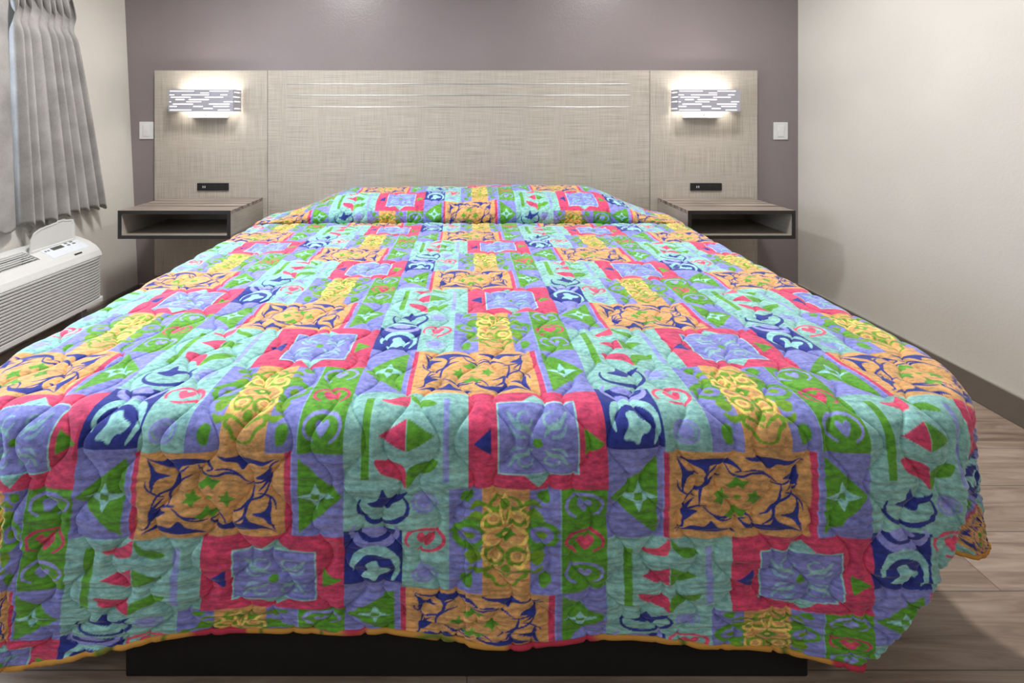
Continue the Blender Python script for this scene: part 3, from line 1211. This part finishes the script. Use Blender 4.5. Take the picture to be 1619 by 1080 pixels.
def surface(sv, a_sign, a, tv, b):
    """grid of cloth points -> positions and print coordinates.
    sv, tv: interior coordinates; a, b: excess past the sides / the foot."""
    S, T = np.meshgrid(sv, tv)
    A, B = np.meshgrid(a, b)
    SG = np.meshgrid(a_sign, b)[0]
    d = np.maximum(A, B)
    big = np.maximum(d, 1e-9)
    phi = np.where(A >= B, (B / big) * (math.pi / 4), math.pi / 2 - (A / big) * (math.pi / 4))   # 0 side .. 90 foot
    corner = (A > 0) & (B > 0)
    side_only = (A > 0) & (B == 0)
    phi = np.where(side_only, 0.0, np.where((B > 0) & (A == 0), math.pi / 2, phi))
    # rounded-edge profile
    e = np.clip(d - ARC0 - ARCL, 0, None)
    al = np.clip((d - ARC0) / RHO, 0, math.pi / 2)
    hs_foot = hem_scale(S, False)
    w_foot = np.clip(phi / (math.pi / 2), 0, 1)
    hs = np.where(B > 0, (hs_foot * w_foot + (1 - w_foot) * 1.12) * (1 - .30 * np.exp(-((phi - 1.08) / .30) ** 2) * (A > 0) * (SG > 0)), 1.12)
    hs = np.where(A > 0, hs, np.where(B > 0, hs_foot, 1))
    e = e * hs
    o = np.where(d < ARC0, d, ARC0 + RHO * np.sin(al))
    drop = np.where(d < ARC0, 0, RHO * (1 - np.cos(al))) + e
    q = drop / HEM
    flare = .05 * np.clip(q, 0, 1.3) * (1 - w_foot) * (A > 0)
    o = o + flare * (e > 0)
    # circular fan
    fx, fy = o * np.cos(phi), o * np.sin(phi)
    dp = np.minimum(d, ARC0 + ARCL) + e * STRETCH + 4.0 * np.clip(e - .19, 0, None) ** 2
    Xs = S + np.where(A > 0, SG * fx, 0)
    Ys = T - np.where(B > 0, fy, 0)
    Xs = np.where((A > 0) & (B == 0), S + SG * o, Xs)
    Ys = np.where((B > 0) & (A == 0), T - o, Ys)
    # folded far corner: the foot panel hangs flat as far as a slanting fold, turns back behind it
    # and comes out again as the side panel
    qc = np.clip(q, 0, 1.3)
    xf = .137 - .04 * qc - .06 * qc ** 2 - .06 * qc ** 4
    r = .022
    ell = np.where(corner, dp * (math.pi / 2 - phi), S - SR)
    l1 = xf - r + math.pi * r / 2
    lc = dp * math.pi / 2
    front = RC + .004 * q
    ang = np.clip((ell - (xf - r)) / r, 0, math.pi / 2)
    px = np.where(ell < xf - r, ell, xf - r + r * np.sin(ang))
    py = np.where(ell < xf - r, front, front - r * (1 - np.cos(ang)))
    P = [(xf, front - r), (xf - .012, front - .065), (xf * .5 + .02, RC - .12), (RC * .55, RC - .150),
         (RC + .01 * q, RC - .165), (RC + .078 * q, RC - .19 - .02 * q), (RC + .062 * q, .04), (RC + .045 * q, 0 * q)]
    P = [(np.broadcast_to(a_, q.shape), np.broadcast_to(b_, q.shape)) for a_, b_ in P]
    u = np.clip((ell - l1) / np.maximum(lc - l1, 1e-6), 0, 1) * (len(P) - 1)
    k = np.clip(np.floor(u).astype(int), 0, len(P) - 2)
    t = u - k
    PX, PY = np.stack([p[0] for p in P]), np.stack([p[1] for p in P])

    def g(arr, i):
        return np.take_along_axis(arr, np.clip(i, 0, len(P) - 1)[None], 0)[0]

    def cr(arr):
        p0, p1, p2, p3 = g(arr, k - 1), g(arr, k), g(arr, k + 1), g(arr, k + 2)
        return .5 * (2 * p1 + (p2 - p0) * t + (2 * p0 - 5 * p1 + 4 * p2 - p3) * t * t + (3 * p1 - p0 - 3 * p2 + p3) * t ** 3)
    px = np.where(ell > l1, cr(PX), px)
    py = np.where(ell > l1, cr(PY), py)
    right = (B > 0) & ((corner & (SG > 0)) | ((A == 0) & (S > 0)))
    w = np.where(right, sstep(.06, .50, q), 0)
    Xs = Xs * (1 - w) + (SR + px) * w
    Ys = Ys * (1 - w) + (TC - py) * w
    # the near corner swings outwards a little
    swing = .035 * qc * sstep(.25, .72, -S) * (B > 0) * (S < 0)
    Xs = Xs - swing
    Z = BT - drop
    # cloth coordinates of the print
    ps = S + SG * np.where(corner, dp * np.cos(phi), np.where(A > 0, dp, 0))
    pt = T - np.where(corner, dp * np.sin(phi), np.where(B > 0, dp, 0))
    return Xs, Ys, Z, ps, pt, q, w_foot * (B > 0)


# columns: left excess, interior, right excess
sv = np.concatenate([np.full(len(a_exL), SL), s_mid, np.full(len(a_exR), SR)])
av = np.concatenate([a_exL[::-1], np.zeros(len(s_mid)), a_exR])
sg = np.concatenate([-np.ones(len(a_exL)), np.zeros(len(s_mid)), np.ones(len(a_exR))])
tv = np.concatenate([np.full(len(b_ex), TC), y_flat])
bv = np.concatenate([b_ex[::-1], np.zeros(len(y_flat))])
X, Y, Z, PS, PT, Q, WF = surface(sv, sg, av, tv, bv)


def stitch_distance(s, t):
    """distance to the nearest wavy quilting line (mirrored neighbours make ogees)"""
    p, amp, L = .062, .0175, .138
    k0 = np.floor(s / p)
    best = np.full(s.shape, 1.0)
    for dk in (-1, 0, 1, 2):
        k = k0 + dk
        sgn = np.where(k % 2 == 0, 1.0, -1.0)
        wob = .006 * noise2(t * 6 + 3, k * 1.7, 5)
        c = np.cos(2 * np.pi * t / L)
        line = k * p + sgn * amp * (c * (1.15 - .15 * c * c)) + wob
        slope = amp * 2 * np.pi / L * np.abs(np.sin(2 * np.pi * t / L))
        best = np.minimum(best, np.abs(s - line) / np.sqrt(1 + slope ** 2))
    return best


def relief(ps, pt, q, wf, roll=0.0):
    dst = stitch_distance(ps, pt)
    puff = (1 - np.exp(-(dst / .013) ** 1.15)) * .0056
    groove = -np.exp(-(dst / .0019) ** 2) * .0032
    hang = sstep(.0, .35, q)
    # fine puckers lying across the hanging foot panel, softer creases on top
    puck = noise2(ps * 22, pt * 115, 11) * .0017 + noise2(ps * 45 + 9, pt * 210, 13) * .0006
    broad = noise2(ps * 5, pt * 4, 17) * .003 + noise2(ps * 13, pt * 11, 19) * .0012
    puff = puff * (1 - .6 * sstep(.8, 1.0, q))
    return puff + groove + hang * (puck * 1.5) + (1 - hang) * puck * .25 + broad


def normals(X, Y, Z):
    gu = np.stack([np.gradient(a, axis=1) for a in (X, Y, Z)], -1)
    gv = np.stack([np.gradient(a, axis=0) for a in (X, Y, Z)], -1)
    n = np.cross(gu, gv)
    return n / (np.linalg.norm(n, axis=-1, keepdims=True) + 1e-12)


def cloth_mesh(name, X, Y, Z, PS, PT, q, wf, parent):
    n = normals(X, Y, Z)
    h = relief(PS, PT, q, wf)
    co = np.stack([X, Y, Z], -1) + n * h[..., None]
    # slow waves in the hanging foot panel
    wave = (.006 * np.sin(PS * 9 + 1.0) + .003 * np.sin(PS * 21)) * sstep(.1, 1.0, q) * wf
    co[..., 1] -= wave
    nv, nu = X.shape
    me = bpy.data.meshes.new(name)
    me.vertices.add(nu * nv)
    me.vertices.foreach_set('co', co.reshape(-1).astype(np.float32))
    idx = np.arange(nu * nv, dtype=np.int32).reshape(nv, nu)
    f = np.stack([idx[:-1, :-1], idx[:-1, 1:], idx[1:, 1:], idx[1:, :-1]], -1).reshape(-1, 4)
    me.loops.add(f.size)
    me.loops.foreach_set('vertex_index', f.reshape(-1))
    me.polygons.add(len(f))
    me.polygons.foreach_set('loop_start', np.arange(0, f.size, 4, dtype=np.int32))
    me.polygons.foreach_set('use_smooth', np.ones(len(f), bool))
    me.update(calc_edges=True)
    col = np.ones((nv, nu, 4), np.float32)
    col[..., :3] = print_colour(PS, PT)
    at = me.attributes.new('print', 'FLOAT_COLOR', 'POINT')
    at.data.foreach_set('color', col.reshape(-1))
    cl = me.attributes.new('cloth', 'FLOAT_VECTOR', 'POINT')
    uv = np.zeros((nv, nu, 3), np.float32); uv[..., 0] = PS; uv[..., 1] = PT
    cl.data.foreach_set('vector', uv.reshape(-1))
    o = finish(name, me, M['print'], parent)
    return o, co


spread = thing('bedspread', 'brightly patterned quilted bedspread with teal, red, gold and navy blocks covering the whole bed', 'bedspread', (0, 1.7, .2))


def spread_tweak(X, Y, Z, T):
    """the mattress fills out a little towards the head; slight crown across the bed"""
    side = np.clip((np.abs(X) - .55) / .45, 0, 1)
    X2 = X + np.sign(X) * side * .022 * sstep(1.2, 2.4, T)
    Z2 = Z - .004 * side
    return X2, Y, Z2


X, Y, Z = spread_tweak(X, Y, Z, Y)
# the cloth dips under the front of the pillow roll
Y_FOLD = y_flat[-1]
Z = Z - .022 * np.exp(-((Y - Y_FOLD) / .016) ** 2)
o, main_co = cloth_mesh('quilted_cover', X, Y, Z, PS, PT, Q, WF, spread)

# pillow roll: cloth pulled over the pillows and tucked under their front edge
roll_pts = smooth_pts([(Y_FOLD + .006, -.024), (Y_FOLD - .012, .004), (Y_FOLD - .020, .030), (Y_FOLD - .004, .066), (Y_FOLD + .055, .100), (Y_FOLD + .15, .123), (Y_FOLD + .26, .130), (Y_FOLD + .36, .112), (Y_FOLD + .425, .060), (Y_FOLD + .44, .0)], False, 24)
seg = np.hypot(*np.diff(roll_pts, axis=0).T)
al = np.concatenate([[0], np.cumsum(seg)])
tt = np.arange(0, al[-1], .0042)
ry, rz = np.interp(tt, al, roll_pts[:, 0]), np.interp(tt, al, roll_pts[:, 1])
nR = len(tt)
tvr = np.full(nR, 2.2) + np.linspace(0, .4, nR)
aL2, aR2 = a_exL, a_exR
Xr, Yr, Zr, PSr, PTr, Qr, WFr = surface(sv[::2], sg[::2], av[::2], tvr, np.zeros(nR))
Xf = Xr.copy()
# how full the roll is across the bed: two pillows, thinning to the sides
across = Xr
full = 1 - .93 * sstep(.60, 1.0, np.abs(across - .02)) ** .8
full = full * (1 - .07 * np.exp(-((across + .03) / .10) ** 2)) * (1 + .05 * np.sin(across * 4 + .6))
full = np.clip(full, .07, 2)
skew = .018 * np.abs(across) ** 2
Yr = Y_FOLD + (ry[:, None] - Y_FOLD) * (.45 + .55 * np.clip(full, 0, 1)) - skew * sstep(0, .1, rz[:, None])
Zr = Zr + np.where(rz[:, None] > 0, rz[:, None] * full, rz[:, None])
Xr, Yr, Zr = spread_tweak(Xr, Yr, Zr, Yr)
PTr = np.broadcast_to((1.98 + .517 * .5 + .002 + tt)[:, None], PSr.shape).copy() if False else np.broadcast_to((Y_FOLD + .172 + tt)[:, None], PSr.shape).copy()
o2, roll_co = cloth_mesh('pillow_tuck', Xr, Yr, Zr, PSr, PTr, Qr * 0, WFr, spread)


# hem binding: a rolled edge around foot and sides
def tube(path, r, n=8):
    me_v, me_f = [], []
    P = np.array(path)
    T = np.gradient(P, axis=0)
    T /= np.linalg.norm(T, axis=1, keepdims=True) + 1e-9
    up = np.array([0, 0, 1.0])
    N = np.cross(T, up); N /= np.linalg.norm(N, axis=1, keepdims=True) + 1e-9
    Bn = np.cross(N, T)
    for i in range(len(P)):
        for k in range(n):
            a = 2 * math.pi * k / n
            me_v.append((P[i] + r * (math.cos(a) * N[i] + 1.5 * math.sin(a) * Bn[i])).tolist())
    for i in range(len(P) - 1):
        for k in range(n):
            j = (k + 1) % n
            me_f.append((i * n + k, i * n + j, (i + 1) * n + j, (i + 1) * n + k))
    me = bpy.data.meshes.new('hem_binding')
    me.from_pydata(me_v, [], me_f)
    return me


hem = np.concatenate([main_co[::-1, 0][::4], main_co[0, :][::4], main_co[:, -1][::4]])
keep = [0]
for i in range(1, len(hem)):
    if np.linalg.norm(hem[i] - hem[keep[-1]]) > .004:
        keep.append(i)
finish('hem_binding', tube(hem[keep], .0030), M['binding'], spread, True, label='gold and red bound hem')
